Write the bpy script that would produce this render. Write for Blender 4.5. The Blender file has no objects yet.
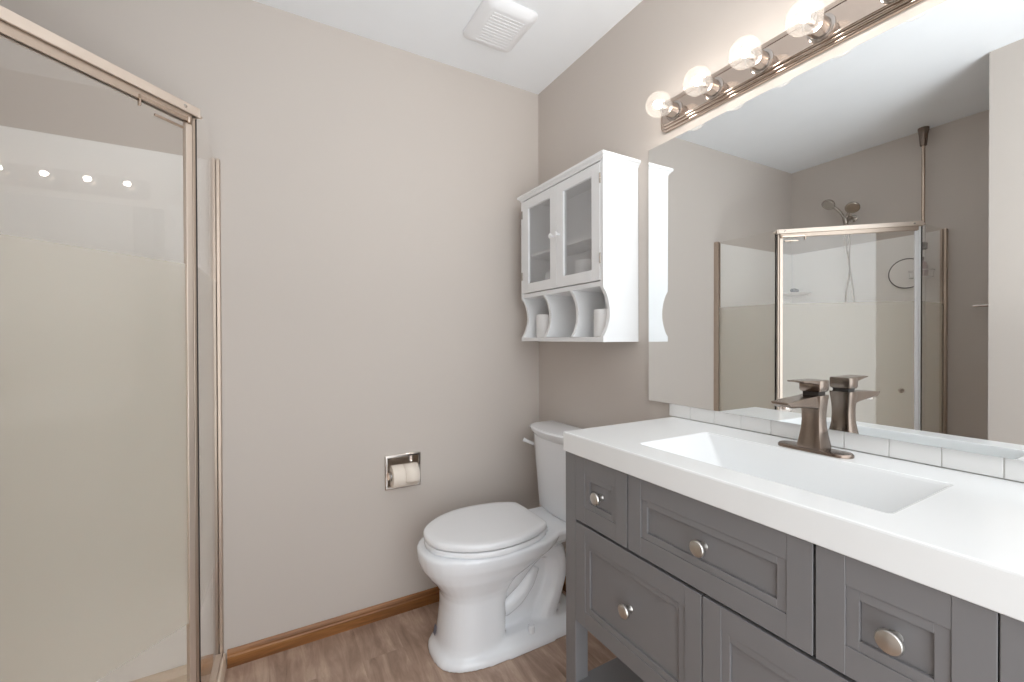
import bpy, bmesh, math, random
from mathutils import Vector, Matrix

random.seed(4)
S = bpy.context.scene
COL = S.collection
PI = math.pi

# ------------------------------------------------------------------ camera
H = 1.185874
F_PX, YAW, PITCH, ROLL = 431.066, 0.517165264, -5.7115e-3, -3.49574e-3
cd = bpy.data.cameras.new('camera')
cam = bpy.data.objects.new('camera', cd)
COL.objects.link(cam)
cd.sensor_width = 36.0
cd.lens = F_PX / 1024 * 36.0
cd.clip_start = 0.01
cy, sy = math.cos(YAW), math.sin(YAW)
Fv = Vector((sy * math.cos(PITCH), cy * math.cos(PITCH), math.sin(PITCH)))
Rv = Vector((cy, -sy, 0))
Uv = Rv.cross(Fv)
R2 = Rv * math.cos(ROLL) + Uv * math.sin(ROLL)
U2 = Uv * math.cos(ROLL) - Rv * math.sin(ROLL)
m = Matrix((R2, U2, -Fv)).transposed().to_4x4()
m.translation = (0, 0, H)
cam.matrix_world = m
S.camera = cam

# ------------------------------------------------------------------ world, exposure
w = bpy.data.worlds.new('world')
S.world = w
w.use_nodes = True
w.node_tree.nodes['Background'].inputs[0].default_value = (0.94, 0.975, 1.0, 1)
w.node_tree.nodes['Background'].inputs[1].default_value = 3.0
S.view_settings.view_transform = 'Standard'
S.view_settings.look = 'None'
S.view_settings.gamma = 1.0
S.view_settings.use_curve_mapping = False
S.view_settings.exposure = 0.08
S.cycles.use_denoising = True
S.cycles.max_bounces = 14
S.cycles.diffuse_bounces = 8
S.cycles.glossy_bounces = 8
S.cycles.transmission_bounces = 10
S.cycles.transparent_max_bounces = 32
S.cycles.caustics_reflective = True
S.cycles.caustics_refractive = False
S.cycles.sample_clamp_indirect = 4.0
BULB = 84.0          # emission strength of one filament
# assumed bounce light, unseen, added as fill beside the camera, aimed at the ceiling
fd = bpy.data.lights.new('assumed_flash_fill', 'AREA')
fd.shape = 'SQUARE'
fd.size = 0.30
fd.spread = math.radians(100)
fd.energy = 3.6
fd.color = (0.96, 0.985, 1.0)
assumed_flash = bpy.data.objects.new('assumed_flash_fill', fd)
COL.objects.link(assumed_flash)
assumed_flash.location = (0.15, -0.15, 0.95)
assumed_flash.rotation_euler = (Vector((0.0, 0.55, 1.0))).to_track_quat('-Z', 'Y').to_euler()

# ------------------------------------------------------------------ materials
def lin(c):
    return tuple(((v / 255) / 12.92 if v / 255 <= 0.04045 else ((v / 255 + 0.055) / 1.055) ** 2.4) for v in c) + (1,)

class NT:
    def __init__(s, name):
        s.m = bpy.data.materials.new(name)
        s.m.use_nodes = True
        s.t = s.m.node_tree
        s.b = s.t.nodes['Principled BSDF']
        s.out = s.t.nodes['Material Output']
    def n(s, typ, **kw):
        x = s.t.nodes.new(typ)
        for k, v in kw.items():
            setattr(x, k, v)
        return x
    def l(s, a, b):
        s.t.links.new(a, b)
    def math(s, op, a, b=None, clamp=False):
        x = s.n('ShaderNodeMath', operation=op, use_clamp=clamp)
        for i, v in enumerate((a, b)):
            if v is None:
                continue
            if hasattr(v, 'links'):
                s.l(v, x.inputs[i])
            else:
                x.inputs[i].default_value = v
        return x.outputs[0]

def plain(name, col, rough=0.5, metal=0.0, var=0.03, scale=6.0, bump=0.0, bscale=60.0, spec=0.5, coat=0.0):
    t = NT(name)
    c = lin(col)
    tc = t.n('ShaderNodeTexCoord')
    nz = t.n('ShaderNodeTexNoise')
    nz.inputs['Scale'].default_value = scale
    nz.inputs['Detail'].default_value = 3
    t.l(tc.outputs['Object'], nz.inputs['Vector'])
    r = t.n('ShaderNodeValToRGB')
    r.color_ramp.elements[0].position = 0.3
    r.color_ramp.elements[1].position = 0.7
    r.color_ramp.elements[0].color = tuple(v * (1 - var) for v in c[:3]) + (1,)
    r.color_ramp.elements[1].color = tuple(min(1, v * (1 + var)) for v in c[:3]) + (1,)
    t.l(nz.outputs['Fac'], r.inputs['Fac'])
    t.l(r.outputs['Color'], t.b.inputs['Base Color'])
    t.b.inputs['Roughness'].default_value = rough
    t.b.inputs['Metallic'].default_value = metal
    t.b.inputs['Specular IOR Level'].default_value = spec
    t.b.inputs['Coat Weight'].default_value = coat
    t.b.inputs['Coat Roughness'].default_value = 0.05
    if bump:
        n2 = t.n('ShaderNodeTexNoise')
        n2.inputs['Scale'].default_value = bscale
        n2.inputs['Detail'].default_value = 4
        t.l(tc.outputs['Object'], n2.inputs['Vector'])
        bp = t.n('ShaderNodeBump')
        bp.inputs['Strength'].default_value = bump
        bp.inputs['Distance'].default_value = 0.002
        t.l(n2.outputs['Fac'], bp.inputs['Height'])
        t.l(bp.outputs['Normal'], t.b.inputs['Normal'])
    return t.m

def wood(name, dark, mid, light, along, rough=0.4, stretch=14.0, scale=3.0):
    """grain stretched along the given axis"""
    t = NT(name)
    tc = t.n('ShaderNodeTexCoord')
    mp = t.n('ShaderNodeMapping')
    sc = [stretch] * 3
    sc['XYZ'.index(along)] = 1.0
    mp.inputs['Scale'].default_value = sc
    t.l(tc.outputs['Object'], mp.inputs['Vector'])
    nz = t.n('ShaderNodeTexNoise')
    nz.inputs['Scale'].default_value = scale
    nz.inputs['Detail'].default_value = 7
    nz.inputs['Roughness'].default_value = 0.62
    nz.inputs['Distortion'].default_value = 0.5
    t.l(mp.outputs[0], nz.inputs['Vector'])
    r = t.n('ShaderNodeValToRGB')
    e = r.color_ramp.elements
    e[0].position, e[0].color = 0.33, lin(dark)
    e[1].position, e[1].color = 0.68, lin(light)
    x = e.new(0.5)
    x.color = lin(mid)
    t.l(nz.outputs['Fac'], r.inputs['Fac'])
    t.l(r.outputs['Color'], t.b.inputs['Base Color'])
    t.b.inputs['Roughness'].default_value = rough
    return t.m

def floor_mat():
    t = NT('vinyl_plank')
    tc = t.n('ShaderNodeTexCoord')
    # planks run along Y
    rot = t.n('ShaderNodeMapping')
    rot.inputs['Rotation'].default_value = (0, 0, PI / 2)
    t.l(tc.outputs['Object'], rot.inputs['Vector'])
    bk = t.n('ShaderNodeTexBrick')
    bk.offset = 0.37
    bk.inputs['Scale'].default_value = 1.0
    bk.inputs['Brick Width'].default_value = 1.2
    bk.inputs['Row Height'].default_value = 0.15
    bk.inputs['Mortar Size'].default_value = 0.0007
    bk.inputs['Color1'].default_value = (0.0, 0.0, 0.0, 1)
    bk.inputs['Color2'].default_value = (1, 1, 1, 1)
    bk.inputs['Mortar'].default_value = (0.5, 0.5, 0.5, 1)
    t.l(rot.outputs[0], bk.inputs['Vector'])
    mp = t.n('ShaderNodeMapping')
    mp.inputs['Scale'].default_value = (26, 4.0, 1)
    t.l(tc.outputs['Object'], mp.inputs['Vector'])
    ad = t.n('ShaderNodeVectorMath', operation='ADD')
    sc = t.n('ShaderNodeVectorMath', operation='SCALE')
    t.l(bk.outputs['Color'], sc.inputs[0])
    sc.inputs['Scale'].default_value = 11.0
    t.l(mp.outputs[0], ad.inputs[0])
    t.l(sc.outputs[0], ad.inputs[1])
    n1 = t.n('ShaderNodeTexNoise')
    n1.inputs['Scale'].default_value = 1.0
    n1.inputs['Detail'].default_value = 8
    n1.inputs['Roughness'].default_value = 0.65
    n1.inputs['Distortion'].default_value = 0.6
    t.l(ad.outputs[0], n1.inputs['Vector'])
    n2 = t.n('ShaderNodeTexNoise')
    n2.inputs['Scale'].default_value = 7
    n2.inputs['Detail'].default_value = 4
    t.l(tc.outputs['Object'], n2.inputs['Vector'])
    mx = t.math('ADD', t.math('MULTIPLY', n1.outputs['Fac'], 0.68), t.math('MULTIPLY', n2.outputs['Fac'], 0.32))
    r = t.n('ShaderNodeValToRGB')
    e = r.color_ramp.elements
    e[0].position, e[0].color = 0.34, lin((134, 110, 96))
    e[1].position, e[1].color = 0.66, lin((200, 176, 158))
    x = e.new(0.5)
    x.color = lin((170, 144, 127))
    t.l(mx, r.inputs['Fac'])
    t.l(r.outputs['Color'], t.b.inputs['Base Color'])
    t.b.inputs['Roughness'].default_value = 0.42
    bp = t.n('ShaderNodeBump')
    bp.inputs['Strength'].default_value = 0.15
    bp.inputs['Distance'].default_value = 0.001
    t.l(n1.outputs['Fac'], bp.inputs['Height'])
    t.l(bp.outputs['Normal'], t.b.inputs['Normal'])
    return t.m

def glass_mat(name, tint=(0.93, 0.925, 0.90), f0=0.045, gloss=1.0, band=None, band_col=(196, 192, 184), band_fac=0.6, var=False):
    """thin pane: transmission with an angle dependent mirror reflection, and an optional obscured band between two heights"""
    t = NT(name)
    t.t.nodes.remove(t.b)
    tr = t.n('ShaderNodeBsdfTransparent')
    tr.inputs[0].default_value = tint + (1,)
    gl = t.n('ShaderNodeBsdfGlossy')
    gl.inputs['Roughness'].default_value = 0.0
    gl.inputs['Color'].default_value = (1, 1, 1, 1)
    lw = t.n('ShaderNodeLayerWeight')
    lw.inputs['Blend'].default_value = 0.5
    fr = t.math('ADD', t.math('MULTIPLY', t.math('POWER', lw.outputs['Facing'], 5.0), 0.9 * gloss), f0, clamp=True)
    base = tr.outputs[0]
    if band:
        df = t.n('ShaderNodeBsdfDiffuse')
        df.inputs[0].default_value = lin(band_col)
        tl = t.n('ShaderNodeBsdfTranslucent')
        tl.inputs[0].default_value = lin(band_col)
        m1 = t.n('ShaderNodeMixShader')
        m1.inputs[0].default_value = 0.5
        t.l(df.outputs[0], m1.inputs[1])
        t.l(tl.outputs[0], m1.inputs[2])
        tc = t.n('ShaderNodeTexCoord')
        sp = t.n('ShaderNodeSeparateXYZ')
        t.l(tc.outputs['Object'], sp.inputs[0])
        z = sp.outputs['Z']
        inb = t.math('MULTIPLY', t.math('GREATER_THAN', z, band[0]), t.math('LESS_THAN', z, band[1]))
        m2 = t.n('ShaderNodeMixShader')
        t.l(t.math('MULTIPLY', inb, band_fac), m2.inputs[0])
        t.l(tr.outputs[0], m2.inputs[1])
        t.l(m1.outputs[0], m2.inputs[2])
        base = m2.outputs[0]
    mx = t.n('ShaderNodeMixShader')
    t.l(fr, mx.inputs[0])
    t.l(base, mx.inputs[1])
    t.l(gl.outputs[0], mx.inputs[2])
    t.l(mx.outputs[0], t.out.inputs[0])
    return t.m

def emit_mat(name, col, strength):
    t = NT(name)
    t.t.nodes.remove(t.b)
    e = t.n('ShaderNodeEmission')
    e.inputs[0].default_value = col
    e.inputs[1].default_value = strength
    t.l(e.outputs[0], t.out.inputs[0])
    return t.m

M_WALL = plain('wall_paint', (197, 189, 182), 0.75, var=0.012, scale=1.5, bump=0.05, bscale=180)
M_CEIL = plain('ceiling_paint', (238, 241, 244), 0.9, var=0.01, bump=0.05, bscale=150)
M_FLOOR = floor_mat()
M_OAKX = wood('oak_trim_back', (104, 64, 30), (138, 90, 46), (164, 114, 66), 'X')
M_OAKY = wood('oak_trim_side', (104, 64, 30), (138, 90, 46), (164, 114, 66), 'Y')
M_GREY = plain('grey_cabinet_paint', (121, 120, 122), 0.38, var=0.02, scale=3)
M_DARK = plain('dark_gap', (30, 28, 27), 0.8)
M_GAPSH = plain('gap_shade_grey', (58, 56, 55), 0.7)  # dark tone stands in for shade between the drawers
M_TOP = plain('cultured_marble', (234, 236, 237), 0.16, var=0.006, scale=2)
M_TILE = plain('white_tile', (226, 226, 225), 0.15, var=0.01)
M_GROUT = plain('grout', (196, 194, 190), 0.9)
M_PORC = plain('porcelain', (238, 241, 245), 0.1, var=0.004, scale=2, coat=0.3)
M_SEAT = plain('toilet_seat_plastic', (240, 242, 245), 0.22, var=0.004)
M_CAB = plain('white_cabinet_paint', (231, 232, 233), 0.35, var=0.008)
M_NICK = plain('satin_nickel', (176, 168, 160), 0.22, metal=1.0, var=0.03, scale=20)
M_KNOB = plain('brushed_knob', (206, 203, 198), 0.3, metal=1.0, var=0.05, scale=60)
M_CHAMP = plain('champagne_nickel', (200, 182, 166), 0.2, metal=1.0, var=0.02, scale=15)
M_FRAME = plain('pale_nickel_frame', (220, 206, 193), 0.45, metal=0.8, var=0.02, scale=10)
M_JAMB = plain('jamb_nickel', (192, 176, 162), 0.40, metal=0.9, var=0.02, scale=10)
M_BRNZ = plain('brushed_bronze_nickel', (140, 126, 116), 0.22, metal=1.0, var=0.05, scale=40)
M_CHROME = plain('chrome', (226, 218, 211), 0.14, metal=1.0, var=0.01)
M_PLATE = plain('light_bar_nickel', (200, 184, 172), 0.1, metal=1.0, var=0.02, scale=12)
M_SOCK = plain('socket_nickel', (176, 168, 162), 0.16, metal=1.0, var=0.02, scale=12)
M_MIRROR = plain('silvered_mirror', (243, 246, 247), 0.0, metal=1.0, var=0.0)
M_MEDGE = plain('mirror_edge', (120, 124, 122), 0.3)
M_TRAY = plain('almond_acrylic', (232, 216, 198), 0.25, var=0.01)
M_SURR = plain('white_surround', (244, 243, 241), 0.22, var=0.008, scale=2)
M_PAPER = plain('tissue_paper', (236, 226, 214), 0.95, var=0.02, scale=30, bump=0.2, bscale=200)
M_WHITEP = plain('white_paper_roll', (232, 232, 232), 0.9, var=0.02, bump=0.2, bscale=150)
M_CARD = plain('cardboard_core', (170, 140, 110), 0.9)
M_PLAST = plain('white_plastic', (234, 235, 237), 0.4, var=0.01)
M_GREYP = plain('grey_plastic', (112, 112, 114), 0.4)
M_MAUVE = plain('mauve_plastic', (186, 172, 176), 0.4)
M_GAPCOL = plain('dark_gap_and_collar', (38, 32, 27), 0.6)  # paints the dark gap beside the shower door; faucet collar shares it
M_LABEL = plain('blue_grey_sticker', (110, 112, 128), 0.5)
M_SHGLASS = glass_mat('shower_glass', tint=(0.976, 0.968, 0.957), f0=0.04, band=(0.418, 1.39), band_col=(228, 222, 210), band_fac=0.34)
M_CABGLASS = glass_mat('frosted_cabinet_glass', tint=(0.95, 0.95, 0.95), f0=0.03, band=(-9, 9), band_col=(238, 238, 239), band_fac=0.22)
M_BULBG = glass_mat('glow_film_bulb_glass', tint=(0.985, 0.975, 0.96), f0=0.06, gloss=1.0, band=(-9, 9), band_col=(250, 244, 236), band_fac=0.045)  # thin white film added so the clear globe looks filled with glow
M_FIL = emit_mat('glowing_filament', (1.0, 0.95, 0.90, 1), BULB)

# ------------------------------------------------------------------ mesh helpers
class MB:
    def __init__(s):
        s.b = bmesh.new()
    def box(s, x0, x1, y0, y1, z0, z1):
        x0, x1 = sorted((x0, x1)); y0, y1 = sorted((y0, y1)); z0, z1 = sorted((z0, z1))
        v = [s.b.verts.new(p) for p in ((x0, y0, z0), (x1, y0, z0), (x1, y1, z0), (x0, y1, z0), (x0, y0, z1), (x1, y0, z1), (x1, y1, z1), (x0, y1, z1))]
        for f in ((0, 3, 2, 1), (4, 5, 6, 7), (0, 1, 5, 4), (1, 2, 6, 5), (2, 3, 7, 6), (3, 0, 4, 7)):
            s.b.faces.new([v[i] for i in f])
        return s
    def obox(s, c, ax, ay, az, hx, hy, hz):
        """oriented box"""
        c, ax, ay, az = Vector(c), Vector(ax).normalized(), Vector(ay).normalized(), Vector(az).normalized()
        v = []
        for k in (-1, 1):
            for i, j in ((-1, -1), (1, -1), (1, 1), (-1, 1)):
                v.append(s.b.verts.new(c + ax * hx * i + ay * hy * j + az * hz * k))
        for f in ((0, 3, 2, 1), (4, 5, 6, 7), (0, 1, 5, 4), (1, 2, 6, 5), (2, 3, 7, 6), (3, 0, 4, 7)):
            s.b.faces.new([v[i] for i in f])
        return s
    def loft(s, rings, cap0=True, cap1=True, close=True):
        vs = [[s.b.verts.new(p) for p in r] for r in rings]
        n = len(vs[0])
        for a, b in zip(vs[:-1], vs[1:]):
            for i in range(n if close else n - 1):
                j = (i + 1) % n
                s.b.faces.new((a[i], a[j], b[j], b[i]))
        if cap0:
            s.b.faces.new(list(reversed(vs[0])))
        if cap1:
            s.b.faces.new(vs[-1])
        return s
    def prism(s, pts, d):
        d = Vector(d)
        return s.loft([[Vector(p) for p in pts], [Vector(p) + d for p in pts]])
    def lathe(s, prof, o, axis, n=32):
        """prof: (radius, distance along axis)"""
        a = Vector(axis).normalized()
        u = a.orthogonal().normalized()
        v = a.cross(u)
        o = Vector(o)
        rings = []
        for r, d in prof:
            r = max(r, 1e-5)
            rings.append([o + a * d + (u * math.cos(2 * PI * i / n) + v * math.sin(2 * PI * i / n)) * r for i in range(n)])
        return s.loft(rings)
    def tube(s, pts, r, n=12, sub=6):
        P = [Vector(p) for p in pts]
        rr = r if isinstance(r, (list, tuple)) else [r] * len(P)
        Q, QR = [], []
        for i in range(len(P) - 1):
            p0, p1, p2, p3 = P[max(i - 1, 0)], P[i], P[i + 1], P[min(i + 2, len(P) - 1)]
            for k in range(sub):
                t = k / sub
                Q.append(0.5 * ((2 * p1) + (p2 - p0) * t + (2 * p0 - 5 * p1 + 4 * p2 - p3) * t * t + (3 * p1 - p0 - 3 * p2 + p3) * t ** 3))
                QR.append(rr[i] * (1 - t) + rr[i + 1] * t)
        Q.append(P[-1]); QR.append(rr[-1])
        up = None
        rings = []
        for i, q in enumerate(Q):
            d = (Q[min(i + 1, len(Q) - 1)] - Q[max(i - 1, 0)]).normalized()
            if up is None:
                up = d.orthogonal().normalized()
            up = (up - d * up.dot(d)).normalized()
            v = d.cross(up)
            rings.append([q + (up * math.cos(2 * PI * k / n) + v * math.sin(2 * PI * k / n)) * QR[i] for k in range(n)])
        return s.loft(rings)
    def sphere(s, c, r, sx=1, sy=1, sz=1, n=24, m=14):
        c = Vector(c)
        rings = []
        for j in range(m + 1):
            th = PI * j / m
            rr = max(math.sin(th) * r, 1e-5)
            rings.append([c + Vector((math.cos(2 * PI * i / n) * rr * sx, math.sin(2 * PI * i / n) * rr * sy, -math.cos(th) * r * sz)) for i in range(n)])
        return s.loft(rings)
    def torus(s, c, axis, R, r, n=40, m=10):
        a = Vector(axis).normalized(); u = a.orthogonal().normalized(); v = a.cross(u); c = Vector(c)
        vs = []
        for i in range(n):
            d = u * math.cos(2 * PI * i / n) + v * math.sin(2 * PI * i / n)
            vs.append([s.b.verts.new(c + d * (R + r * math.cos(2 * PI * k / m)) + a * r * math.sin(2 * PI * k / m)) for k in range(m)])
        for i in range(n):
            for k in range(m):
                s.b.faces.new((vs[i][k], vs[(i + 1) % n][k], vs[(i + 1) % n][(k + 1) % m], vs[i][(k + 1) % m]))
        return s
    def build(s, name, mat, parent=None, bevel=0.0, seg=2, smooth=True, angle=35):
        bmesh.ops.recalc_face_normals(s.b, faces=s.b.faces)
        me = bpy.data.meshes.new(name)
        s.b.to_mesh(me)
        s.b.free()
        me.materials.append(mat)
        o = bpy.data.objects.new(name, me)
        COL.objects.link(o)
        if parent is not None:
            r = parent
            while r.parent is not None:
                r = r.parent
            me.transform(Matrix.Translation(-Vector(r.location)))
            o.parent = parent
        if smooth:
            me.polygons.foreach_set('use_smooth', [True] * len(me.polygons))
            me.set_sharp_from_angle(angle=math.radians(angle))
        if bevel:
            b = o.modifiers.new('bevel', 'BEVEL')
            b.width = bevel
            b.segments = seg
            b.limit_method = 'ANGLE'
            b.angle_limit = math.radians(40)
            b.harden_normals = False
        return o

def rrect(y0, y1, z0, z1, r, x, n=6, plane='YZ'):
    out = []
    for cx_, cz_, a0 in ((y1 - r, z1 - r, 0), (y0 + r, z1 - r, 90), (y0 + r, z0 + r, 180), (y1 - r, z0 + r, 270)):
        for k in range(n + 1):
            a = math.radians(a0 + 90 * k / n)
            p, q = cx_ + r * math.cos(a), cz_ + r * math.sin(a)
            out.append(Vector((x, p, q)) if plane == 'YZ' else (Vector((p, x, q)) if plane == 'XZ' else Vector((p, q, x))))
    return out

def thing(name, label, cat, loc, group=None):
    o = bpy.data.objects.new(name, None)
    o.empty_display_size = 0.05
    o.location = loc
    COL.objects.link(o)
    return tag(o, label, cat, group)

def tag(o, label, cat, group=None):
    o['label'] = label
    o['category'] = cat
    if group:
        o['group'] = group
    return o

def struct(o):
    o['kind'] = 'structure'
    return o

def copy_tree(o, parent=None):
    c = o.copy()
    COL.objects.link(c)
    if parent is not None:
        c.parent = parent
    for ch in list(o.children):
        copy_tree(ch, c)
    return c

# ------------------------------------------------------------------ room shell
XR, YB, XL, ZC = 1.2207, 1.8646, -1.03, 2.44
Y0 = -0.60  # assumed open end behind the camera, added so world light fills the room
XP, YP = -0.35, 0.655           # corner of the wall beside the camera
struct(MB().box(XL - .1, XR + .1, Y0, YB + .1, -0.05, 0).build('floor', M_FLOOR, smooth=False))
struct(MB().box(XL - .1, XR + .1, Y0, YB + .1, ZC, ZC + .05).build('ceiling', M_CEIL, smooth=False))
# back wall with the niche of the paper holder left open
HX0, HX1, HZ0, HZ1 = 0.444, 0.579, 0.551, 0.677
wb = MB()
wb.box(XL - .1, HX0, YB, YB + .1, 0, ZC).box(HX1, XR + .1, YB, YB + .1, 0, ZC)
wb.box(HX0, HX1, YB, YB + .1, 0, HZ0).box(HX0, HX1, YB, YB + .1, HZ1, ZC)
struct(wb.build('wall_back', M_WALL, smooth=False))
struct(MB().box(XR, XR + .1, Y0, YB, 0, ZC).build('wall_right', M_WALL, smooth=False))
struct(MB().box(XL - .1, XL, YP, YB, 0, ZC).build('wall_left', M_WALL, smooth=False))
struct(MB().box(XL - .1, XP, Y0, YP, 0, ZC).build('wall_front', M_WALL, smooth=False))

def base_profile(t, h):
    return [(0, 0), (t, 0), (t, h * .62), (t * .72, h * .70), (t * .72, h * .78), (t * .55, h * .90), (t * .25, h), (0, h)]
pr = base_profile(0.013, 0.062)
b = MB().prism([(-0.131, YB - a, z) for a, z in pr], (XR + 0.131, 0, 0))
struct(b.build('baseboard_back', M_OAKX, smooth=False))
b = MB().prism([(XR - a, Y0, z) for a, z in pr], (0, YB - 0.013 - Y0, 0))
struct(b.build('baseboard_right', M_OAKY, smooth=False))
b = MB().prism([(XL + a, YP, z) for a, z in pr], (0, 0.96 - YP, 0))
struct(b.build('baseboard_left', M_OAKY, smooth=False))

# ------------------------------------------------------------------ vanity
XF = 0.7555
VY0, VY1 = 0.113, 1.015
VT = 0.861
van = thing('bathroom_vanity', 'charcoal grey open-shelf vanity with five drawers and round nickel knobs', 'vanity', (0.97, 0.564, 0))
LG = 0.045
for (lx, ly) in ((XF, VY1 - LG), (XF, VY0), (1.155, VY1 - LG), (1.155, VY0)):
    MB().box(lx, lx + LG, ly, ly + LG, 0, VT).build('leg', M_GREY, van, bevel=0.0015)
# carcass: sides, floor, back, and a dark sheet painting the shade behind the drawer gaps
c = MB()
c.box(XF + .012, 1.2, VY0 + .012, VY0 + .03, 0.392, VT - .001)
c.box(XF + .012, 1.2, VY1 - .03, VY1 - .012, 0.392, VT - .001)
c.box(XF + .03, 1.2, VY0 + .03, VY1 - .03, 0.392, 0.41)
c.box(1.185, 1.2, VY0 + .03, VY1 - .03, 0.392, VT - .001)
c.build('carcass', M_GREY, van, bevel=0.001)
MB().box(XF + .026, XF + .05, VY0 + .03, VY1 - .03, 0.412, VT - .002).build('gap_backing', M_GAPSH, van)
MB().box(XF + .004, 1.197, VY0 + .03, VY1 - .03, 0.190, 0.210).build('lower_shelf', M_GREY, van, bevel=0.0015)

def shaker(mb, y0, y1, z0, z1, st=0.040, rl=0.045, bead=0.017, th=0.02):
    x = XF
    mb.box(x, x + th, y0, y0 + st, z0, z1).box(x, x + th, y1 - st, y1, z0, z1)
    mb.box(x + .0006, x + th, y0 + st, y1 - st, z0, z0 + rl).box(x + .0006, x + th, y0 + st, y1 - st, z1 - rl, z1)
    yi0, yi1, zi0, zi1 = y0 + st, y1 - st, z0 + rl, z1 - rl
    d = x + .0028
    mb.box(d, x + th, yi0, yi0 + bead, zi0, zi1).box(d, x + th, yi1 - bead, yi1, zi0, zi1)
    mb.box(d, x + th, yi0 + bead, yi1 - bead, zi0, zi0 + bead * .9).box(d, x + th, yi0 + bead, yi1 - bead, zi1 - bead * .9, zi1)
    mb.box(x + .0085, x + th, yi0 + bead, yi1 - bead, zi0 + bead * .9, zi1 - bead * .9)

ZU0, ZU1, ZL0, ZL1 = 0.676, 0.857, 0.389, 0.6685
drawers = [(.7690, .9690, ZU0, ZU1), (.3600, .7645, ZU0, ZU1), (.1595, .3555, ZU0, ZU1), (.5635, .9685, ZL0, ZL1), (.1595, .5605, ZL0, ZL1)]
for (a, b_, z0, z1) in drawers:
    mb = MB()
    shaker(mb, a, b_, z0, z1)
    d = mb.build('drawer', M_GREY, van, bevel=0.0006, seg=1, smooth=False)
    k = MB().lathe([(0.0001, 0), (.0075, 0), (.0085, .002), (.0065, .006), (.006, .013), (.008, .017), (.0145, .0195), (.0165, .0225), (.0165, .025), (.0148, .0275), (.010, .0288), (.0001, .0292)],
                   (XF + .0095, (a + b_) / 2, (z0 + z1) / 2), (-1, 0, 0), 28)
    k.build('knob', M_KNOB, d)

# ------------------------------------------------------------------ counter top with basin
CX0, CX1, CY0, CY1, CZ = 0.7455, 1.2105, 0.105, 1.014, 0.9162
BX0, BX1, BY0, BY1 = 0.827, 1.092, 0.286, 0.798
top = thing('countertop', 'white solid-surface vanity top with a rectangular sloped basin', 'sink', (0.97, 0.56, VT))
tb = MB()
n = 5
def ring(x0, x1, y0, y1, r, z):
    return rrect(x0, x1, y0, y1, r, z, n, 'XY')
outer_b = ring(CX0, CX1, CY0, CY1, 0.004, VT)
rings = [ring(CX0 + .0015, CX1, CY0, CY1, .004, VT + .0001), ring(CX0, CX1, CY0, CY1, .004, VT + .002), ring(CX0, CX1, CY0, CY1, .004, CZ - .004), ring(CX0 + .001, CX1 - .0005, CY0 + .001, CY1 - .001, .004, CZ - .0012), ring(CX0 + .004, CX1 - .001, CY0 + .004, CY1 - .004, .004, CZ),
         ring(BX0 - .003, BX1 + .003, BY0 - .003, BY1 + .003, .010, CZ), ring(BX0, BX1, BY0, BY1, .009, CZ - .001), ring(BX0 + .002, BX1 - .002, BY0 + .003, BY1 - .004, .009, CZ - .006),
         ring(BX0 + .018, BX1 - .020, BY0 + .06, BY1 - .062, .010, CZ - .088), ring(BX0 + .026, BX1 - .028, BY0 + .075, BY1 - .075, .012, CZ - .097), ring(BX0 + .045, BX1 - .05, BY0 + .10, BY1 - .10, .02, CZ - .10)]
tb.loft(rings, cap0=False, cap1=True)
# underside bowl shell so the basin is solid from below
tb.loft([ring(CX0 + .0015, CX1, CY0, CY1, .004, VT + .0001), ring(BX0 - .012, BX1 + .01, BY0 - .01, BY1 + .01, .012, VT + .0001), ring(BX0 + .004, BX1 - .006, BY0 + .06, BY1 - .06, .012, CZ - .112)], cap0=False, cap1=True)
tb.build('basin_top', M_TOP, top, smooth=False)
MB().lathe([(.0001, .004), (.012, .004), (.016, .003), (.0215, .0028), (.023, .001), (.023, 0), (.0001, 0)], (0.96, 0.542, CZ - .1), (0, 0, 1), 28).build('drain', M_BRNZ, top)

# tiled backsplash
SX = 1.2107
spl = thing('tile_backsplash', 'low row of white tiles along the wall behind the vanity top', 'backsplash', (1.2157, 0.56, CZ))
MB().box(SX + .002, XR, CY0, 1.028, CZ, 0.957).build('grout', M_GROUT, spl)
tl = MB()
y = 1.029
while y > CY0 + .01:
    y2 = max(CY0, y - 0.0868)
    tl.box(SX, XR - .001, y2 + .001, y - .0004, CZ + .001, 0.959)
    y -= 0.0868
tl.build('tile_row', M_TILE, spl, bevel=0.0012)

# ------------------------------------------------------------------ mirror on the right wall
MA, MBT, MX0 = .014, .002, 1.208
def mx(y, z):
    return MX0 + MA * (y - 1) + MBT * (z - 1.4)
mir = thing('wall_mirror', 'large frameless mirror above the vanity top', 'mirror', (1.2, 0.6, 0.96))
MY0, MY1, MZ0, MZ1 = 0.10, 1.119, 0.960, 1.867
mb = MB()
fr = [(mx(MY0, MZ0), MY0, MZ0), (mx(MY1, MZ0), MY1, MZ0), (mx(MY1, MZ1), MY1, MZ1), (mx(MY0, MZ1), MY0, MZ1)]
mid = [(x + .004, y_, z) for x, y_, z in fr]
bk = [(XR - .0005, y_, z) for x, y_, z in fr]
mb.loft([fr, mid])
mb.build('mirror_glass', M_MIRROR, mir, smooth=False)
MB().loft([mid, bk]).build('mirror_backing', M_MEDGE, mir, smooth=False)

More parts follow.
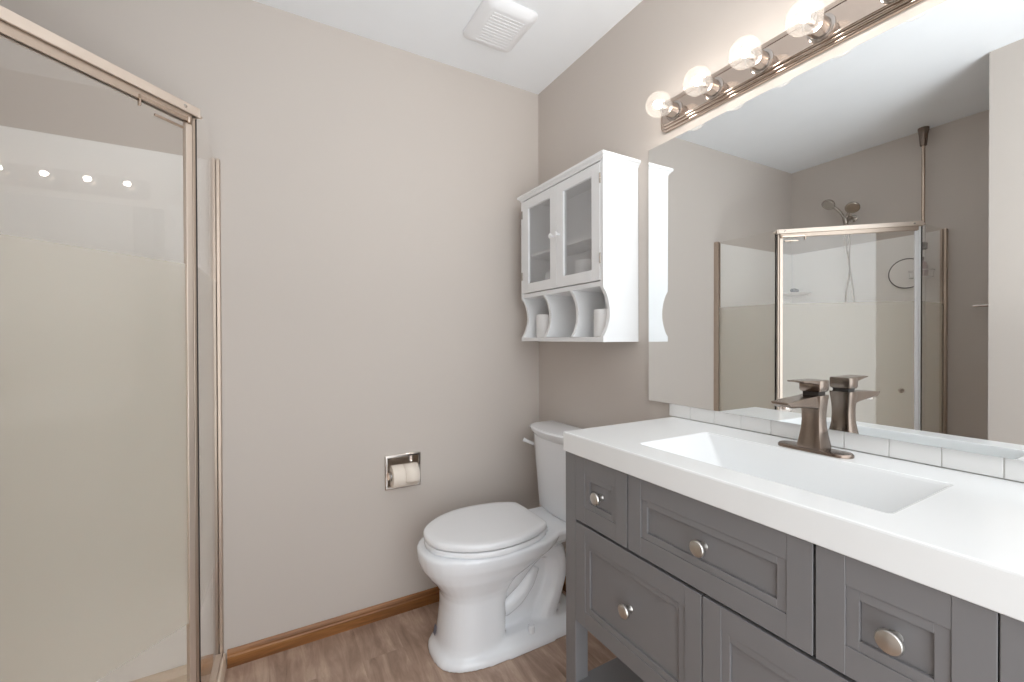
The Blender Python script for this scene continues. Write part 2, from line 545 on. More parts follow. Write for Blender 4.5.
# ------------------------------------------------------------------ light bar
LY0, LY1, LZ0, LZ1 = 0.190, 1.064, 1.903, 2.008
bar = thing('vanity_light_bar', 'polished nickel light bar with a row of clear globe bulbs above the mirror', 'light', (XR, 0.627, 1.955))
def lr(ins, d):
    return rrect(LY0 + ins, LY1 - ins, LZ0 + ins, LZ1 - ins, max(.004, .024 - ins * .6), XR - d, 6)
prof = [(0, .0005), (0, .008), (.002, .011), (.005, .0115), (.0075, .0105), (.008, .0150), (.010, .0172), (.013, .0175), (.0155, .0165), (.016, .0205), (.018, .0225), (.021, .0228), (.0235, .0215), (.024, .0215)]
MB().loft([lr(i, d) for i, d in prof]).build('backplate', M_PLATE, bar, angle=50)
by = [.995 - .1475 * k for k in range(6)]
BZ = 1.9515
for yk in by:
    MB().lathe([(.032, .0215), (.032, .024), (.029, .026), (.0245, .0265), (.0235, .030), (.0235, .056), (.0248, .057), (.0248, .061), (.0190, .061)], (XR, yk, BZ), (-1, 0, 0), 32).build('socket', M_SOCK, bar)
    R = .040
    cxd = .101
    g = []
    for k in range(0, 23):
        a = PI * (k / 22.0)
        rr, dd = R * math.sin(a), cxd + R * math.cos(a)
        if dd < .0680 and rr < .0235:
            break
        g.append((max(rr, .0001), dd))
    g += [(.0225, .0645), (.0165, .060), (.0145, .056), (.0001, .0555)]
    bulb = MB().lathe(g, (XR, yk, BZ), (-1, 0, 0), 36).build('bulb', M_BULBG, bar, angle=80)
    MB().lathe([(.0001, .0), (.006, .001), (.0095, .006), (.012, .014), (.0105, .022), (.006, .028), (.0001, .030)], (XR - .0865, yk, BZ), (-1, 0, 0), 16).build('filament', M_FIL, bulb)
    st = MB().lathe([(.0001, 0), (.008, 0), (.007, .018), (.004, .026), (.0001, .027)], (XR - .0575, yk, BZ), (-1, 0, 0), 14)
    st.build('stem', M_CHROME, bulb)

# ------------------------------------------------------------------ faucet
fc = thing('faucet', 'brushed bronze single-handle basin faucet with flat lever and hourglass body', 'faucet', (1.131, 0.536, CZ))
FX, FY = 1.131, 0.536
def stad(L, W, r, z, cx_=FX, cy_=FY):
    return rrect(cx_ - W, cx_ + W, cy_ - L, cy_ + L, r, z, 6, 'XY')
MB().loft([stad(.0795, .0265, .026, CZ + .0002), stad(.0795, .0265, .026, CZ + .005), stad(.077, .024, .0235, CZ + .008), stad(.072, .019, .0185, CZ + .0085)]).build('base_plate', M_BRNZ, fc, angle=40)
def sq(hx, hy, z, ox=0.0):
    return rrect(FX + ox - hx, FX + ox + hx, FY - hy, FY + hy, .0025, z, 2, 'XY')
body = [(.0255, .0265, .0085), (.025, .026, .016), (.0222, .0232, .034), (.0188, .0205, .055), (.0175, .0195, .075), (.0175, .020, .095), (.0185, .0215, .112), (.020, .023, .126), (.0205, .0235, .134)]
MB().loft([sq(a, b_, CZ + z) for a, b_, z in body]).build('body', M_BRNZ, fc, angle=40)
# spout: tapered open trough reaching over the basin
sp = MB()
def sec(x, zt, zb, hw):
    return [Vector((x, FY - hw, zb + .003)), Vector((x, FY - hw + .003, zb)), Vector((x, FY + hw - .003, zb)), Vector((x, FY + hw, zb + .003)), Vector((x, FY + hw, zt)), Vector((x, FY - hw, zt))]
sp.loft([sec(FX - .008, CZ + .134, CZ + .100, .0195), sec(FX - .04, CZ + .133, CZ + .106, .0195), sec(FX - .085, CZ + .131, CZ + .111, .0195), sec(FX - .130, CZ + .128, CZ + .114, .0195), sec(FX - .145, CZ + .127, CZ + .121, .019)])
sp.build('spout', M_BRNZ, fc, bevel=0.0012)
MB().lathe([(.0001, 0), (.011, 0), (.012, .004), (.012, .010), (.0001, .010)], (FX - .122, FY, CZ + .106), (0, 0, 1), 20).build('aerator', M_CHROME, fc)
MB().loft([sq(.016, .018, CZ + .134), sq(.016, .018, CZ + .144)]).build('collar', M_GAPCOL, fc)
hd = MB()
hd.loft([sq(.018, .021, CZ + .142), sq(.020, .0235, CZ + .147), sq(.020, .0235, CZ + .166), sq(.019, .0225, CZ + .1695)])
def lsec(x, z0, z1, hw):
    return [Vector((x, FY - hw, z0)), Vector((x, FY + hw, z0)), Vector((x, FY + hw, z1)), Vector((x, FY - hw, z1))]
hd.loft([lsec(FX - .010, CZ + .158, CZ + .1695, .0225), lsec(FX - .040, CZ + .163, CZ + .1705, .022), lsec(FX - .06, CZ + .166, CZ + .171, .0205), lsec(FX - .080, CZ + .1675, CZ + .171, .019)])
hd.build('lever', M_BRNZ, fc, bevel=0.0012)

# ------------------------------------------------------------------ wall cabinet
KX, KY0, KY1, KZ0, KZ1 = 1.046, 1.178, 1.747, 1.172, 1.852
cab = thing('wall_cabinet', 'white wall cabinet with two frosted glass doors and scalloped open cubbies', 'cabinet', (1.133, 1.4625, KZ0))
def scallop(depth):
    pts = [(KZ0, 0)]
    N = 14
    pts.append((1.192, 0))
    for k in range(N + 1):
        t = k / N
        z = 1.192 + (1.368 - 1.192) * t
        pts.append((z, depth * math.sin(PI * t) ** 0.75))
    return pts
def side(y0, y1, zt, name, depth=.031, zb=KZ0, x0=KX):
    pts = [(x0 + d, y0, z) for z, d in scallop(depth) if z >= zb - 1e-6]
    pts += [(x0, y0, zt), (XR - .001, y0, zt), (XR - .001, y0, zb)]
    return MB().prism(pts, (0, y1 - y0, 0)).build(name, M_CAB, cab, smooth=False, bevel=.0008)
ST = .016
side(KY0, KY0 + ST, 1.826, 'side_panel')
side(KY1 - ST, KY1, 1.826, 'side_panel')
side(1.366 - .007, 1.366 + .007, 1.376, 'divider', zb=1.190, x0=KX + .001)
side(1.556 - .007, 1.556 + .007, 1.376, 'divider', zb=1.190, x0=KX + .001)
MB().box(KX + .001, XR - .001, KY0 + ST, KY1 - ST, KZ0 + .0005, 1.190).build('bottom_shelf', M_CAB, cab, bevel=.001)
MB().box(KX + .002, XR - .001, KY0 + ST, KY1 - ST, 1.374, 1.392).build('cabinet_floor', M_CAB, cab, bevel=.001)
MB().box(XR - .008, XR - .002, KY0 + ST, KY1 - ST, 1.19, 1.826).build('back_panel', M_CAB, cab)
MB().box(KX + .025, XR - .008, KY0 + ST, KY1 - ST, 1.565, 1.577).build('inner_shelf', M_CAB, cab)
cr = MB()
cr.loft([[Vector((KX - o, KY0 - o, z)), Vector((XR - .001, KY0 - o, z)), Vector((XR - .001, KY1 + o, z)), Vector((KX - o, KY1 + o, z))] for o, z in ((.002, 1.826), (.003, 1.832), (.006, 1.8335), (.009, 1.838), (.013, 1.8405), (.014, 1.842), (.014, 1.850), (.012, 1.852))])
cr.build('crown', M_CAB, cab, smooth=False)
DZ0, DZ1 = 1.396, 1.822
dm = (KY0 + KY1) / 2
for i, (a, b_) in enumerate(((KY0 + ST + .001, dm - .0008), (dm + .0008, KY1 - ST - .001))):
    fw, rw = .046, .046
    d = MB()
    x0, x1 = KX - .001, KX + .017
    d.box(x0, x1, a, a + fw, DZ0, DZ1).box(x0, x1, b_ - fw, b_, DZ0, DZ1)
    d.box(x0, x1, a + fw, b_ - fw, DZ0, DZ0 + rw - .004).box(x0, x1, a + fw, b_ - fw, DZ1 - .040, DZ1)
    do = d.build('door', M_CAB, cab, bevel=.0012)
    MB().box(x0 + .007, x0 + .010, a + fw - .004, b_ - fw + .004, DZ0 + rw - .008, DZ1 - .036).build('glass_pane', M_CABGLASS, do, smooth=False)
    ky = (b_ - .018) if i == 0 else (a + .018)
    MB().lathe([(.0001, 0), (.006, 0), (.005, .004), (.0045, .010), (.008, .014), (.0105, .018), (.0105, .021), (.007, .024), (.0001, .0245)], (x0, ky, 1.612), (-1, 0, 0), 20).build('knob', M_CAB, do)
    hy = a - .004 if i == 0 else b_ + .004
    for hz in (1.475, 1.762):
        MB().lathe([(.0001, -.019), (.003, -.018), (.003, .018), (.0001, .019)], (x0 - .0025, hy, hz), (0, 0, 1), 12).build('hinge', M_NICK, do)
MB().lathe([(.0001, 0), (.005, 0), (.005, .0012), (.0001, .0018)], (XR - .008, 1.262, 1.345), (-1, 0, 0), 14).build('screw_head', M_GREYP, cab)

# paper rolls standing in the cabinet
def paper_roll(loc, label, group, r=.052, h=.105, mat=None):
    t = thing('toilet_paper_roll', label, 'toilet paper', loc, group)
    mb = MB()
    ro, ri = r, .02
    prof = [(ri, .002), (ri + .002, 0), (ro - .003, 0), (ro, .003), (ro, h - .003), (ro - .003, h), (ri + .002, h), (ri, h - .002)]
    n = 36
    rings = [[Vector(loc) + Vector((math.cos(2 * PI * i / n) * rr, math.sin(2 * PI * i / n) * rr, z)) for i in range(n)] for rr, z in prof]
    rings.append(rings[0])
    mb.loft(rings, cap0=False, cap1=False)
    bmesh.ops.remove_doubles(mb.b, verts=mb.b.verts, dist=1e-5)
    mb.build('paper', M_WHITEP, t)
    mb = MB()
    prof = [(.0195, .001), (.0195, h - .001), (.0183, h - .001), (.0183, .001), (.0195, .001)]
    mb.loft([[Vector(loc) + Vector((math.cos(2 * PI * i / n) * rr, math.sin(2 * PI * i / n) * rr, z)) for i in range(n)] for rr, z in prof], cap0=False, cap1=False)
    mb.build('core', M_CARD, t)
    return t
G = 'spare paper rolls in the wall cabinet'
paper_roll((1.128, 1.247, 1.1902), 'white paper roll in the cabinet cubby nearest the mirror', G)
paper_roll((1.132, 1.655, 1.1902), 'white paper roll in the cabinet cubby farthest from the mirror', G)
# things behind the frosted doors
paper_roll((1.135, 1.275, 1.3922), 'left of two white rolls behind the right frosted door of the wall cabinet', G, r=.048, h=.11).location = (1.135, 1.385, 1.3922)
paper_roll((1.130, 1.262, 1.3922), 'right of two white rolls behind the right frosted door of the wall cabinet', G, r=.048, h=.115)
bt = thing('bottle', 'pale bottle behind the left frosted door of the wall cabinet', 'bottle', (1.12, 1.60, 1.3922))
MB().lathe([(.0001, 0), (.03, 0), (.033, .004), (.033, .075), (.026, .09), (.012, .098), (.012, .105), (.0001, .105)], (1.12, 1.60, 1.3922), (0, 0, 1), 24).build('flask', M_PLAST, bt)
MB().lathe([(.0001, 0), (.0145, 0), (.0145, .02), (.0001, .021)], (1.12, 1.60, 1.4975), (0, 0, 1), 20).build('cap', M_GREYP, bt)

# ------------------------------------------------------------------ paper holder in the back wall
ph = thing('paper_holder', 'recessed chrome toilet paper holder in the back wall', 'toilet paper holder', (0.5115, YB, 0.614))
mb = MB()
def hr(ins, yy):
    return rrect(.4335 + ins, .5895 - ins, .541 + ins, .687 - ins, .003, yy, 2, 'XZ')
mb.loft([hr(0, YB - .0005), hr(0, YB - .006), hr(.003, YB - .0085), hr(.010, YB - .0085), hr(.0125, YB - .005), hr(.0135, YB + .003), hr(.020, YB + .055)], cap0=False, cap1=True)
mb.build('recess_frame', M_CHROME, ph, angle=30)
RC = Vector((0.511, YB - .022, 0.600))
for sgn in (-1, 1):
    xx = .511 + sgn * .0625
    a = MB().prism([(xx - .003, YB + .03, .585), (xx - .003, YB + .03, .625), (xx - .003, YB - .02, .617), (xx - .003, YB - .033, .606), (xx - .003, YB - .033, .596), (xx - .003, YB - .02, .585)], (.006, 0, 0))
    a.build('arm', M_CHROME, ph, bevel=.001, smooth=False)
MB().lathe([(.0001, 0), (.0085, 0), (.0085, .119), (.0001, .119)], (.4515, RC.y, RC.z), (1, 0, 0), 16).build('spindle', M_PLAST, ph)
tp = thing('toilet_paper_roll', 'cream paper roll with a loose torn end, hanging in the chrome wall holder', 'toilet paper', RC, None)
mb = MB()
nn, rr0, L = 40, .047, .110
prof = [(.020, -L / 2), (rr0 - .002, -L / 2), (rr0, -L / 2 + .003), (rr0, L / 2 - .003), (rr0 - .002, L / 2), (.020, L / 2), (.020, -L / 2)]
mb.loft([[RC + Vector((d, math.cos(2 * PI * i / nn) * r_, math.sin(2 * PI * i / nn) * r_)) for i in range(nn)] for r_, d in prof], cap0=False, cap1=False)
mb.build('paper', M_PAPER, tp)
# loose sheet over the front, its torn edge running up to a point
sh = MB()
v = []
for j in range(13):
    a = math.radians(95 + 118 * j / 12)
    yy, zz = RC.y + math.cos(a) * (rr0 + .0016), RC.z + math.sin(a) * (rr0 + .0016)
    v.append([sh.b.verts.new((RC.x - .006 + (.010 if j == 12 else 0), yy, zz)), sh.b.verts.new((RC.x + .0545, yy, zz))])
for a, b_ in zip(v[:-1], v[1:]):
    sh.b.faces.new((a[0], a[1], b_[1], b_[0]))
so = sh.build('loose_sheet', M_PAPER, tp)
sm = so.modifiers.new('solid', 'SOLIDIFY')
sm.thickness = .0015
sm.offset = 1.0

# ------------------------------------------------------------------ toilet
YC = 1.535
toi = thing('toilet', 'white two-piece toilet with closed lid between the vanity and the back wall', 'toilet', (0.82, YC, 0))
def egg(xf, xb, w, z, n=40, p=2.35, split=.52, sq_=2.9):
    """egg outline: pointed round front at low x, squarer back"""
    xm = xf + (xb - xf) * split
    out = []
    for i in range(n):
        t = 2 * PI * i / n
        c_, s_ = math.cos(t), math.sin(t)
        e = p if c_ < 0 else sq_
        a = xm - xf if c_ < 0 else xb - xm
        k = (abs(c_) ** e + abs(s_) ** e) ** (-1 / e)
        out.append(Vector((xm + a * c_ * k, YC + w * s_ * k, z)))
    return out
bw = MB()
bw.loft([egg(.541, .80, .125, 0.0, sq_=4), egg(.541, .80, .125, .03, sq_=4), egg(.552, .80, .121, .06, sq_=4), egg(.560, .80, .119, .12, sq_=4), egg(.567, .80, .118, .18, sq_=4), egg(.566, .81, .119, .225, sq_=4),
         egg(.556, .83, .125, .250, sq_=3.5), egg(.535, .87, .138, .280), egg(.510, .93, .153, .310), egg(.491, .99, .164, .338), egg(.484, 1.03, .175, .360), egg(.480, 1.05, .181, .383), egg(.479, 1.06, .183, .400), egg(.484, 1.06, .179, .409), egg(.50, 1.05, .165, .4105)])
# foot
bw.loft([egg(.524, 1.17, .156, 0, p=3.1, sq_=4), egg(.524, 1.17, .156, .014, p=3.1, sq_=4), egg(.529, 1.165, .151, .027, p=3.0, sq_=4), egg(.542, 1.15, .13, .042, p=2.8, sq_=4), egg(.56, 1.13, .11, .055, p=2.6, sq_=4)])
# deck under the tank
bw.loft([rrect(.90, 1.195, YC - .10, YC + .10, .04, .345, 6, 'XY'), rrect(.90, 1.20, YC - .125, YC + .125, .04, .372, 6, 'XY'), rrect(.90, 1.20, YC - .135, YC + .135, .04, .40, 6, 'XY'), rrect(.90, 1.195, YC - .13, YC + .13, .04, .4105, 6, 'XY')])
# web and trapway
bw.loft([rrect(.76, 1.08, YC - .055, YC + .055, .03, .01, 4, 'XY'), rrect(.76, 1.08, YC - .055, YC + .055, .03, .37, 4, 'XY')])
for sgn in (-1, 1):
    o = .048 * sgn
    bw.tube([(.775, YC + o, .205), (.84, YC + o, .245), (.90, YC + o, .30), (.965, YC + o, .335), (1.03, YC + o, .31), (1.05, YC + o, .235), (1.03, YC + o, .15), (1.0, YC + o, .09), (.98, YC + o, .03)], [.045, .045, .046, .048, .05, .05, .05, .055, .06], n=14)
    bw.tube([(.80, YC + o * .9, .12), (.86, YC + o * .9, .15), (.91, YC + o * .9, .20), (.94, YC + o * .9, .26)], [.03, .034, .034, .03], n=12)
bo = bw.build('bowl', M_PORC, toi)
rm_ = bo.modifiers.new('fuse', 'REMESH')
rm_.mode = 'VOXEL'
rm_.voxel_size = .005
rm_.use_smooth_shade = True
sm = bo.modifiers.new('soften', 'SMOOTH')
sm.factor = .5
sm.iterations = 7

half = [(.503, 0), (.5045, .02), (.509, .042), (.518, .066), (.535, .09), (.562, .117), (.597, .143), (.635, .163), (.675, .177), (.72, .184), (.765, .1855), (.81, .182), (.855, .174), (.898, .160), (.933, .144), (.955, .129), (.963, .114), (.966, .06)]
def seat_ring(sc, z, back=0.0):
    o = []
    xm = .74
    full = half + [(x, -w_) for x, w_ in reversed(half[1:])]
    for x, w_ in full:
        o.append(Vector((xm + (x - xm) * sc - (back if x > .95 else 0), YC + w_ * sc, z)))
    return o
MB().loft([seat_ring(.955, .4108), seat_ring(.985, .4125), seat_ring(.990, .418), seat_ring(.986, .426), seat_ring(.970, .4305)]).build('seat', M_SEAT, toi, angle=50)
MB().loft([seat_ring(.955, .4362), seat_ring(.993, .4372), seat_ring(1.0, .441), seat_ring(1.0, .451), seat_ring(.990, .4575), seat_ring(.965, .4600), seat_ring(.85, .4612), seat_ring(.45, .4618)]).build('lid', M_SEAT, toi, angle=50)
for sgn in (-1, 1):
    MB().lathe([(.0001, -.03), (.010, -.029), (.0115, -.026), (.0115, .026), (.010, .029), (.0001, .03)], (.968, YC + sgn * .078, .4235), (0, 1, 0), 18).build('seat_hinge', M_SEAT, toi)
def tank_ring(hw, xc, xe, z, xb=1.205, n=14, r=.03):
    """bowed front from the far end to the near end, straight back"""
    o = []
    for k in range(n + 1):
        t = -1 + 2 * k / n
        bow = xc + (xe - xc) * abs(t) ** 2.2
        corner = r * max(0, (abs(t) - .86) / .14) ** 2
        o.append(Vector((bow + corner, YC + hw * t * (1 if abs(t) < .999 else 1), z)))
    o += [Vector((xb, YC + hw, z)), Vector((xb, YC, z)), Vector((xb, YC - hw, z))]
    return o
MB().loft([tank_ring(.154, 1.085, 1.105, .4110), tank_ring(.161, 1.078, 1.10, .425), tank_ring(.166, 1.07, 1.097, .50), tank_ring(.172, 1.058, 1.092, .60), tank_ring(.177, 1.05, 1.088, .69), tank_ring(.181, 1.046, 1.086, .748)]).build('tank', M_PORC, toi, angle=40, bevel=.004)
MB().loft([tank_ring(.182, 1.044, 1.085, .7482), tank_ring(.1845, 1.039, 1.082, .757), tank_ring(.191, 1.028, 1.074, .770), tank_ring(.1925, 1.026, 1.073, .781), tank_ring(.188, 1.031, 1.077, .788), tank_ring(.165, 1.06, 1.095, .7905, xb=1.195)]).build('tank_lid', M_PORC, toi, angle=40)
lv = MB()
lv.lathe([(.0001, 0), (.011, 0), (.011, .008), (.008, .012), (.006, .022), (.0001, .022)], (1.118, YC + .168, .683), (0, 1, 0), 18)
lv.tube([(1.118, YC + .188, .683), (1.10, YC + .196, .686), (1.075, YC + .212, .698), (1.06, YC + .222, .706)], [.008, .0075, .008, .010], n=10)
lv.build('flush_lever', M_PLAST, toi)
MB().lathe([(.0001, .021), (.009, .0205), (.0125, .017), (.0135, .006), (.0135, -.008), (.0001, -.008)], (.888, YC - .118, .052), (0, 0, 1), 20).build('bolt_cap', M_PORC, toi)
MB().obox((.5485, YC + .028, .082), (.03, .45, 0), (0.22, 0, 1), (1, 0, -.22), .011, .016, .001).build('sticker', M_LABEL, toi)

# ------------------------------------------------------------------ ceiling vent
ve = thing('ceiling_vent', 'white square exhaust fan cover on the ceiling', 'vent', (0.815, 1.523, ZC))
VX0, VX1, VY0_, VY1_ = .703, .927, 1.396, 1.652
def vr(ins, z):
    return rrect(VX0 + ins, VX1 - ins, VY0_ + ins, VY1_ - ins, max(.012, .03 - ins * .4), z, 6, 'XY')
MB().loft([vr(0, ZC - .0005), vr(0, ZC - .006), vr(.005, ZC - .012), vr(.018, ZC - .022), vr(.030, ZC - .027), vr(.036, ZC - .0275)]).build('cover', M_PLAST, ve, angle=30)
g = MB()
for k in range(11):
    yy = VY0_ + .048 + k * .016
    g.box(VX0 + .045, VX1 - .045, yy, yy + .007, ZC - .0292, ZC - .0272)
g.build('grille', M_PLAST, ve, bevel=.0008)

# ------------------------------------------------------------------ shower
C0 = (XL, YB)
WJX, WJY = -0.155, 1.003        # where the side panels meet the walls
PAx, PAy = -0.171, 1.465        # post at the end of the panel on the back wall
PBx, PBy = -0.665, 0.990        # post at the end of the panel on the left wall
D = Vector((PBx - PAx, PBy - PAy, 0)).normalized()
NRM = Vector((-D.y, D.x, 0))
if NRM.x < 0:
    NRM = -NRM                   # points into the room
ctr = (-0.62, 1.44, 0)

tray = thing('shower_tray', 'almond neo-angle shower tray with raised curb in the corner', 'shower tray', (-.62, 1.45, 0))
def tray_ring(o, z, wall=0.001):
    """five sided outline; o = offset outwards of the glass line"""
    k = o * (math.sqrt(2) - 1)
    return [Vector(p) for p in ((XL + wall, YB - wall, z), (WJX + o, YB - wall, z), (PAx + o, PAy - k, z), (PBx + k, PBy - o, z), (XL + wall, WJY - o, z))]
mb = MB()
mb.loft([tray_ring(.022, 0.0005), tray_ring(.022, .010), tray_ring(.0205, .046), tray_ring(.0175, .054), tray_ring(-.030, .056), tray_ring(-.042, .048, .012), tray_ring(-.055, .030, .02), tray_ring(-.20, .024, .2)])
mb.build('pan', M_TRAY, tray, bevel=.004, angle=25)
MB().lathe([(.0001, .004), (.035, .004), (.042, .002), (.042, -.004), (.0001, -.004)], (-.64, 1.46, .024), (0, 0, 1), 28).build('drain', M_CHROME, tray)

sur = thing('shower_surround', 'glossy white wall surround panels lining the shower corner', 'shower surround', (XL, YB, .056))
SZ0, SZ1 = .0565, 1.822
MB().box(XL + .001, WJX - .016, YB - .008, YB - .0005, SZ0, SZ1).build('wall_panel', M_SURR, sur, bevel=.003)
MB().box(XL + .0005, XL + .008, WJY + .016, YB - .0085, SZ0, SZ1).build('wall_panel', M_SURR, sur, bevel=.003)
cs = MB()
def cring(r, z):
    return [Vector((XL + .008, YB - .008, z))] + [Vector((XL + .008 + r * math.cos(math.radians(a)), YB - .008 - r * math.sin(math.radians(a)), z)) for a in range(0, 91, 10)]
cs.loft([cring(.10, 1.505), cring(.135, 1.517), cring(.14, 1.522), cring(.137, 1.527)])
cs.build('corner_shelf', M_SURR, sur, angle=50)
rz = MB()
rz.tube([(XL + .052, YB - .075, 1.538), (XL + .075, YB - .066, 1.543), (XL + .10, YB - .058, 1.540)], [.013, .016, .012], n=12)
tag(rz.build('razor', M_GREYP), 'small dark grey razor on the corner shelf inside the shower', 'razor')

enc = thing('shower_enclosure', 'neo-angle glass shower enclosure with nickel header and obscured glass band', 'shower', (-.42, 1.26, 0.0))
GT = .003
ZG0, ZG1 = .062, 1.822
def nick(mb, name, parent=None, mat=None, bevel=.0015):
    return mb.build(name, mat or M_FRAME, parent or enc, bevel=bevel)
WA, WB = Vector((WJX, YB, 0)), Vector((XL, WJY, 0))
ZV = Vector((0, 0, 1))
def panel_parts(p, q):
    """side panel from wall point p to post q: glass, wall jamb, bottom rail"""
    d = (q - p).normalized()
    nv = Vector((-d.y, d.x, 0))
    L_ = (q - p).length
    at = lambda t, o, z: p + d * t + nv * o + ZV * z
    MB().obox(at((L_ - .012 + .006) / 2, 0, (ZG0 + ZG1) / 2), d, nv, ZV, (L_ - .018) / 2, GT, (ZG1 - ZG0) / 2).build('side_panel', M_SHGLASS, enc, smooth=False)
    jb = MB()
    zc, zh = (.057 + ZG1 + .002) / 2, (ZG1 + .002 - .057) / 2
    jb.obox(at(.015, .009, zc), d, nv, ZV, .0148, .005, zh).obox(at(.015, -.009, zc), d, nv, ZV, .0148, .005, zh).obox(at(.0025, 0, zc), d, nv, ZV, .0023, .013, zh)
    nick(jb, 'wall_jamb', mat=M_JAMB, bevel=.001)
    nick(MB().obox(at((L_ + .031) / 2, 0, .0655), d, nv, ZV, (L_ - .031) / 2, .012, .009), 'bottom_rail')
    MB().obox(at(L_ - .009, 0, .931), d, nv, ZV, .0025, .0048, .868).build('dark_gap_strip', M_GAPCOL, enc)  # dark strip painted in for the gap between door and side panel
PA, PB = Vector((PAx, PAy, 0)), Vector((PBx, PBy, 0))
panel_parts(WA, PA)
panel_parts(WB, PB)
LEN = (PB - PA).length
def along(t, off, z):
    return PA + D * t + NRM * off + ZV * z
# header: inverted channel over the door
hdr = MB()
hl = LEN / 2 + .001
hdr.obox(along(LEN / 2, .014, 1.8075), D, NRM, ZV, hl, .003, .0125)
hdr.obox(along(LEN / 2, -.014, 1.8075), D, NRM, ZV, hl, .003, .0125)
hdr.obox(along(LEN / 2, 0, 1.8185), D, NRM, ZV, hl, .0135, .002)
tk = MB().obox(along(LEN / 2, .0065, 1.789), D, NRM, ZV, hl - .013, .002, .016).obox(along(LEN / 2, -.0065, 1.789), D, NRM, ZV, hl - .013, .002, .016)
tk.build('shaded_track', M_JAMB, enc, bevel=.001)  # inner channel strips; darker nickel paints the shaded underside of the header
nick(hdr, 'header')
for t in (-.001, LEN + .001):
    e = MB()
    sgn = -1 if t < 0 else 1
    e.obox(along(t + sgn * .003, 0, 1.8075), D, NRM, ZV, .003, .0165, .013)
    e.lathe([(.0001, 0), (.006, 0), (.005, .012), (.003, .016), (.0001, .017)], along(t + sgn * .006, 0, 1.806), D * sgn, 14)
    nick(e, 'end_cap')
for t in (.035, LEN - .035):
    MB().lathe([(.0001, 0), (.0045, 0), (.0045, .001), (.003, .0018), (.0001, .0018)], along(t, .017, 1.808), NRM, 14).build('screw', M_NICK, enc)
# sill under the door
nick(MB().obox(along(LEN / 2, 0, .0635), D, NRM, ZV, LEN / 2, .013, .007), 'sill')
# posts between door and side panels
nick(MB().obox(along(.004, -.002, .925), D, NRM, ZV, .004, .008, .868), 'corner_post', mat=M_JAMB)
p2 = MB().obox(along(LEN - .004, -.002, .925), D, NRM, ZV, .004, .008, .868)
p2.build('corner_post', M_PLAST, enc, bevel=.0015)
# door
door = MB().obox(along(LEN / 2, 0, .921), D, NRM, ZV, LEN / 2 - .018, GT, .850).build('glass_door', M_SHGLASS, enc, smooth=False)
nick(MB().obox(along(.0185, .001, .921), D, NRM, ZV, .0085, .0065, .849), 'door_stile', door, M_FRAME)
MB().obox(along(LEN - .0185, .001, .921), D, NRM, ZV, .0085, .0065, .849).build('door_stile', M_PLAST, door, bevel=.0015)
pv = MB()
pv.obox(along(.080, .0085, 1.778), D, NRM, ZV, .062, .004, .005)
pv.obox(along(.070, .007, 1.752), D, NRM, ZV, .035, .003, .003)
pv.obox(along(.140, .0085, 1.770), D, NRM, ZV, .002, .004, .014)
pv.lathe([(.0001, -.008), (.006, -.008), (.006, .008), (.0001, .008)], along(.020, .0085, 1.778), ZV, 14)
pv.build('pivot_bracket', M_CHAMP, door, bevel=.0008)
MB().lathe([(.0001, -.03), (.011, -.03), (.013, -.024), (.008, -.018), (.006, -.004), (.006, .004), (.008, .018), (.013, .024), (.011, .03), (.0001, .03)], along(LEN - .095, 0, .903), NRM, 20).build('knob', M_CHROME, door)

# shower head set
sh = thing('twin_shower', 'nickel twin-spray hand shower set with a hanging hose, high on the shower wall', 'shower head', (XL, 1.462, 2.02))
MB().lathe([(.0001, 0), (.026, 0), (.026, .004), (.014, .010), (.010, .012), (.0001, .012)], (XL + .0005, 1.462, 2.0), (1, 0, 0), 24).build('flange', M_NICK, sh)
MB().tube([(XL + .008, 1.462, 2.0), (XL + .05, 1.462, 2.004), (XL + .085, 1.462, 1.99), (XL + .10, 1.462, 1.968)], .0085, n=12).build('arm', M_NICK, sh)
dv = MB()
dv.lathe([(.0001, -.026), (.012, -.025), (.016, -.01), (.016, .012), (.012, .024), (.0001, .026)], (XL + .10, 1.462, 1.975), (0, .15, 1), 20)
dv.build('diverter', M_NICK, sh)
def spray(p0, p1, p2, name):
    nk = MB().tube([p0, p1, p2], [.008, .009, .012], n=12).build(name, M_NICK, sh)
    ax = Vector((.62, (.15 if p2[1] > 1.47 else -.15), -.72)).normalized()
    c_ = Vector(p2)
    MB().lathe([(.0001, -.022), (.018, -.02), (.032, -.008), (.040, .006), (.041, .014), (.037, .018), (.0001, .019)], c_, ax, 28).build('head', M_NICK, nk)
spray((XL + .10, 1.466, 1.985), (XL + .105, 1.498, 2.045), (XL + .125, 1.548, 2.105), 'fixed_spray')
spray((XL + .10, 1.458, 1.985), (XL + .11, 1.435, 2.03), (XL + .13, 1.408, 2.048), 'hand_spray')
MB().tube([(XL + .10, 1.470, 1.95), (XL + .085, 1.468, 1.83), (XL + .07, 1.452, 1.65), (XL + .06, 1.475, 1.50), (XL + .055, 1.478, 1.40), (XL + .055, 1.46, 1.36), (XL + .055, 1.435, 1.40), (XL + .06, 1.434, 1.50), (XL + .07, 1.452, 1.68), (XL + .085, 1.446, 1.83), (XL + .10, 1.452, 1.95)], .0055, n=10, sub=8).build('hose', M_CHROME, sh)

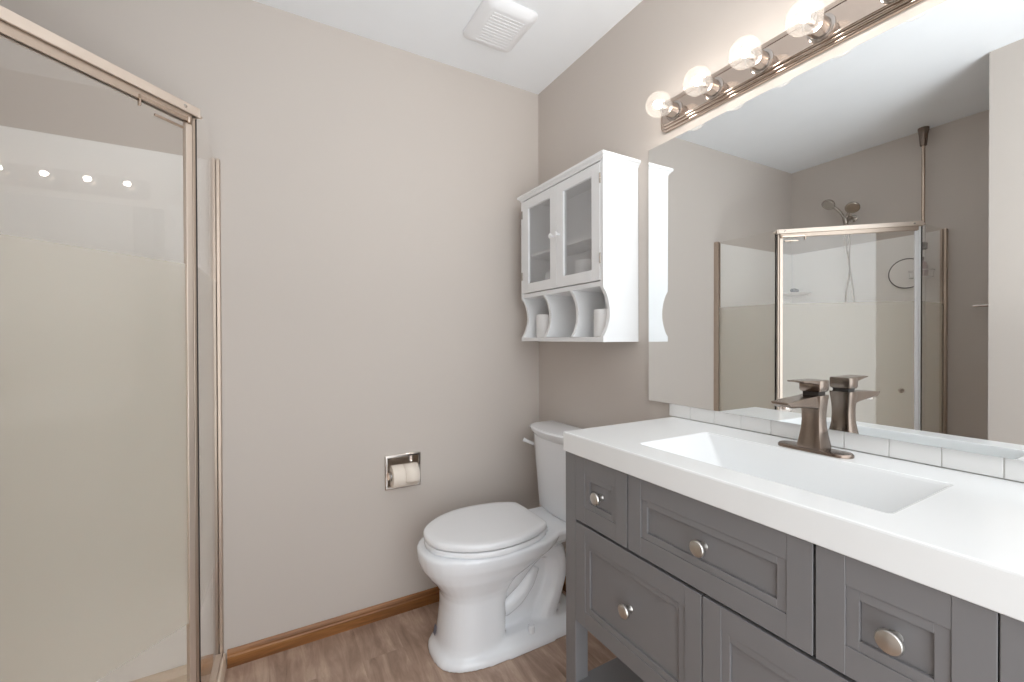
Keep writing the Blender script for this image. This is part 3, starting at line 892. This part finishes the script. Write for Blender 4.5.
# tension pole with baskets
PX, PY = -0.985, 1.085
po = thing('tension_pole', 'bronze floor-to-ceiling tension pole with a basket inside the shower', 'shower caddy', (PX, PY, .03))
MB().lathe([(.0001, 1.86), (.0085, 1.86), (.0085, 2.36), (.0001, 2.36)], (PX, PY, 0), (0, 0, 1), 18).build('upper_tube', M_CHAMP, po)
MB().lathe([(.0001, .05), (.0115, .05), (.0115, 1.86), (.0001, 1.86)], (PX, PY, 0), (0, 0, 1), 18).build('lower_tube', M_PLAST, po)
MB().lathe([(.0001, 2.335), (.016, 2.335), (.018, 2.36), (.021, 2.40), (.026, 2.43), (.026, 2.4395), (.0001, 2.4395)], (PX, PY, 0), (0, 0, 1), 22).build('top_cap', M_BRNZ, po)
MB().lathe([(.0001, .032), (.022, .032), (.022, .04), (.014, .055), (.0001, .055)], (PX, PY, 0), (0, 0, 1), 22).build('foot', M_PLAST, po)
MB().lathe([(.0115, 1.715), (.020, 1.72), (.020, 1.755), (.0115, 1.76)], (PX, PY, 0), (0, 0, 1), 20).build('collar', M_GREYP, po)
bs = MB()
BC = (PX + .062, PY - .012)
for zz, rr in ((1.545, .052), (1.585, .056)):
    bs.torus((BC[0], BC[1], zz), (0, 0, 1), rr, .0022, 30, 8)
for k in range(12):
    a = 2 * PI * k / 12
    bs.tube([(BC[0] + .052 * math.cos(a), BC[1] + .052 * math.sin(a), 1.545), (BC[0] + .056 * math.cos(a), BC[1] + .056 * math.sin(a), 1.585)], .0015, n=6, sub=1)
bs.lathe([(.0001, 1.543), (.052, 1.543), (.052, 1.5465), (.0001, 1.5465)], (BC[0], BC[1], 0), (0, 0, 1), 24)
bs.build('basket', M_PLAST, po)
bt = thing('bottle', 'mauve bottle in the basket on the tension pole in the shower', 'bottle', (BC[0], BC[1], 1.547))
MB().lathe([(.0001, 0), (.026, 0), (.03, .004), (.031, .06), (.022, .085), (.010, .092), (.010, .10), (.0001, .10)], (BC[0], BC[1], 1.547), (0, 0, 1), 22).build('flask', M_MAUVE, bt)
MB().lathe([(.0001, 0), (.013, 0), (.013, .018), (.0001, .019)], (BC[0], BC[1], 1.6455), (0, 0, 1), 18).build('cap', M_GREYP, bt)

# round shaving mirror on the left wall of the shower
rmi = thing('shaving_mirror', 'round grey-rimmed shaving mirror on the white shower wall', 'mirror', (XL + .01, 1.168, 1.587))
MB().torus((XL + .024, 1.168, 1.587), (1, 0, 0), .090, .0032).build('rim', M_GREYP, rmi)
MB().lathe([(.0001, .0086), (.03, .0086), (.03, .012), (.088, .019), (.0885, .025), (.0001, .0265)], (XL, 1.168, 1.587), (1, 0, 0), 40).build('disc', M_SURR, rmi)

# towel bar between shower and the near wall
tbr = thing('towel_bar', 'short chrome towel bar on the left wall beside the shower', 'towel bar', (XL, .775, 1.366))
for yy in (.69, .755):
    MB().lathe([(.0001, 0), (.018, 0), (.018, .005), (.009, .010), (.008, .055), (.0001, .056)], (XL + .0005, yy, 1.366), (1, 0, 0), 18).build('post', M_CHROME, tbr)
MB().lathe([(.0001, 0), (.007, .001), (.007, .199), (.0001, .20)], (XL + .05, .672, 1.366), (0, 1, 0), 16).build('rod', M_CHROME, tbr)
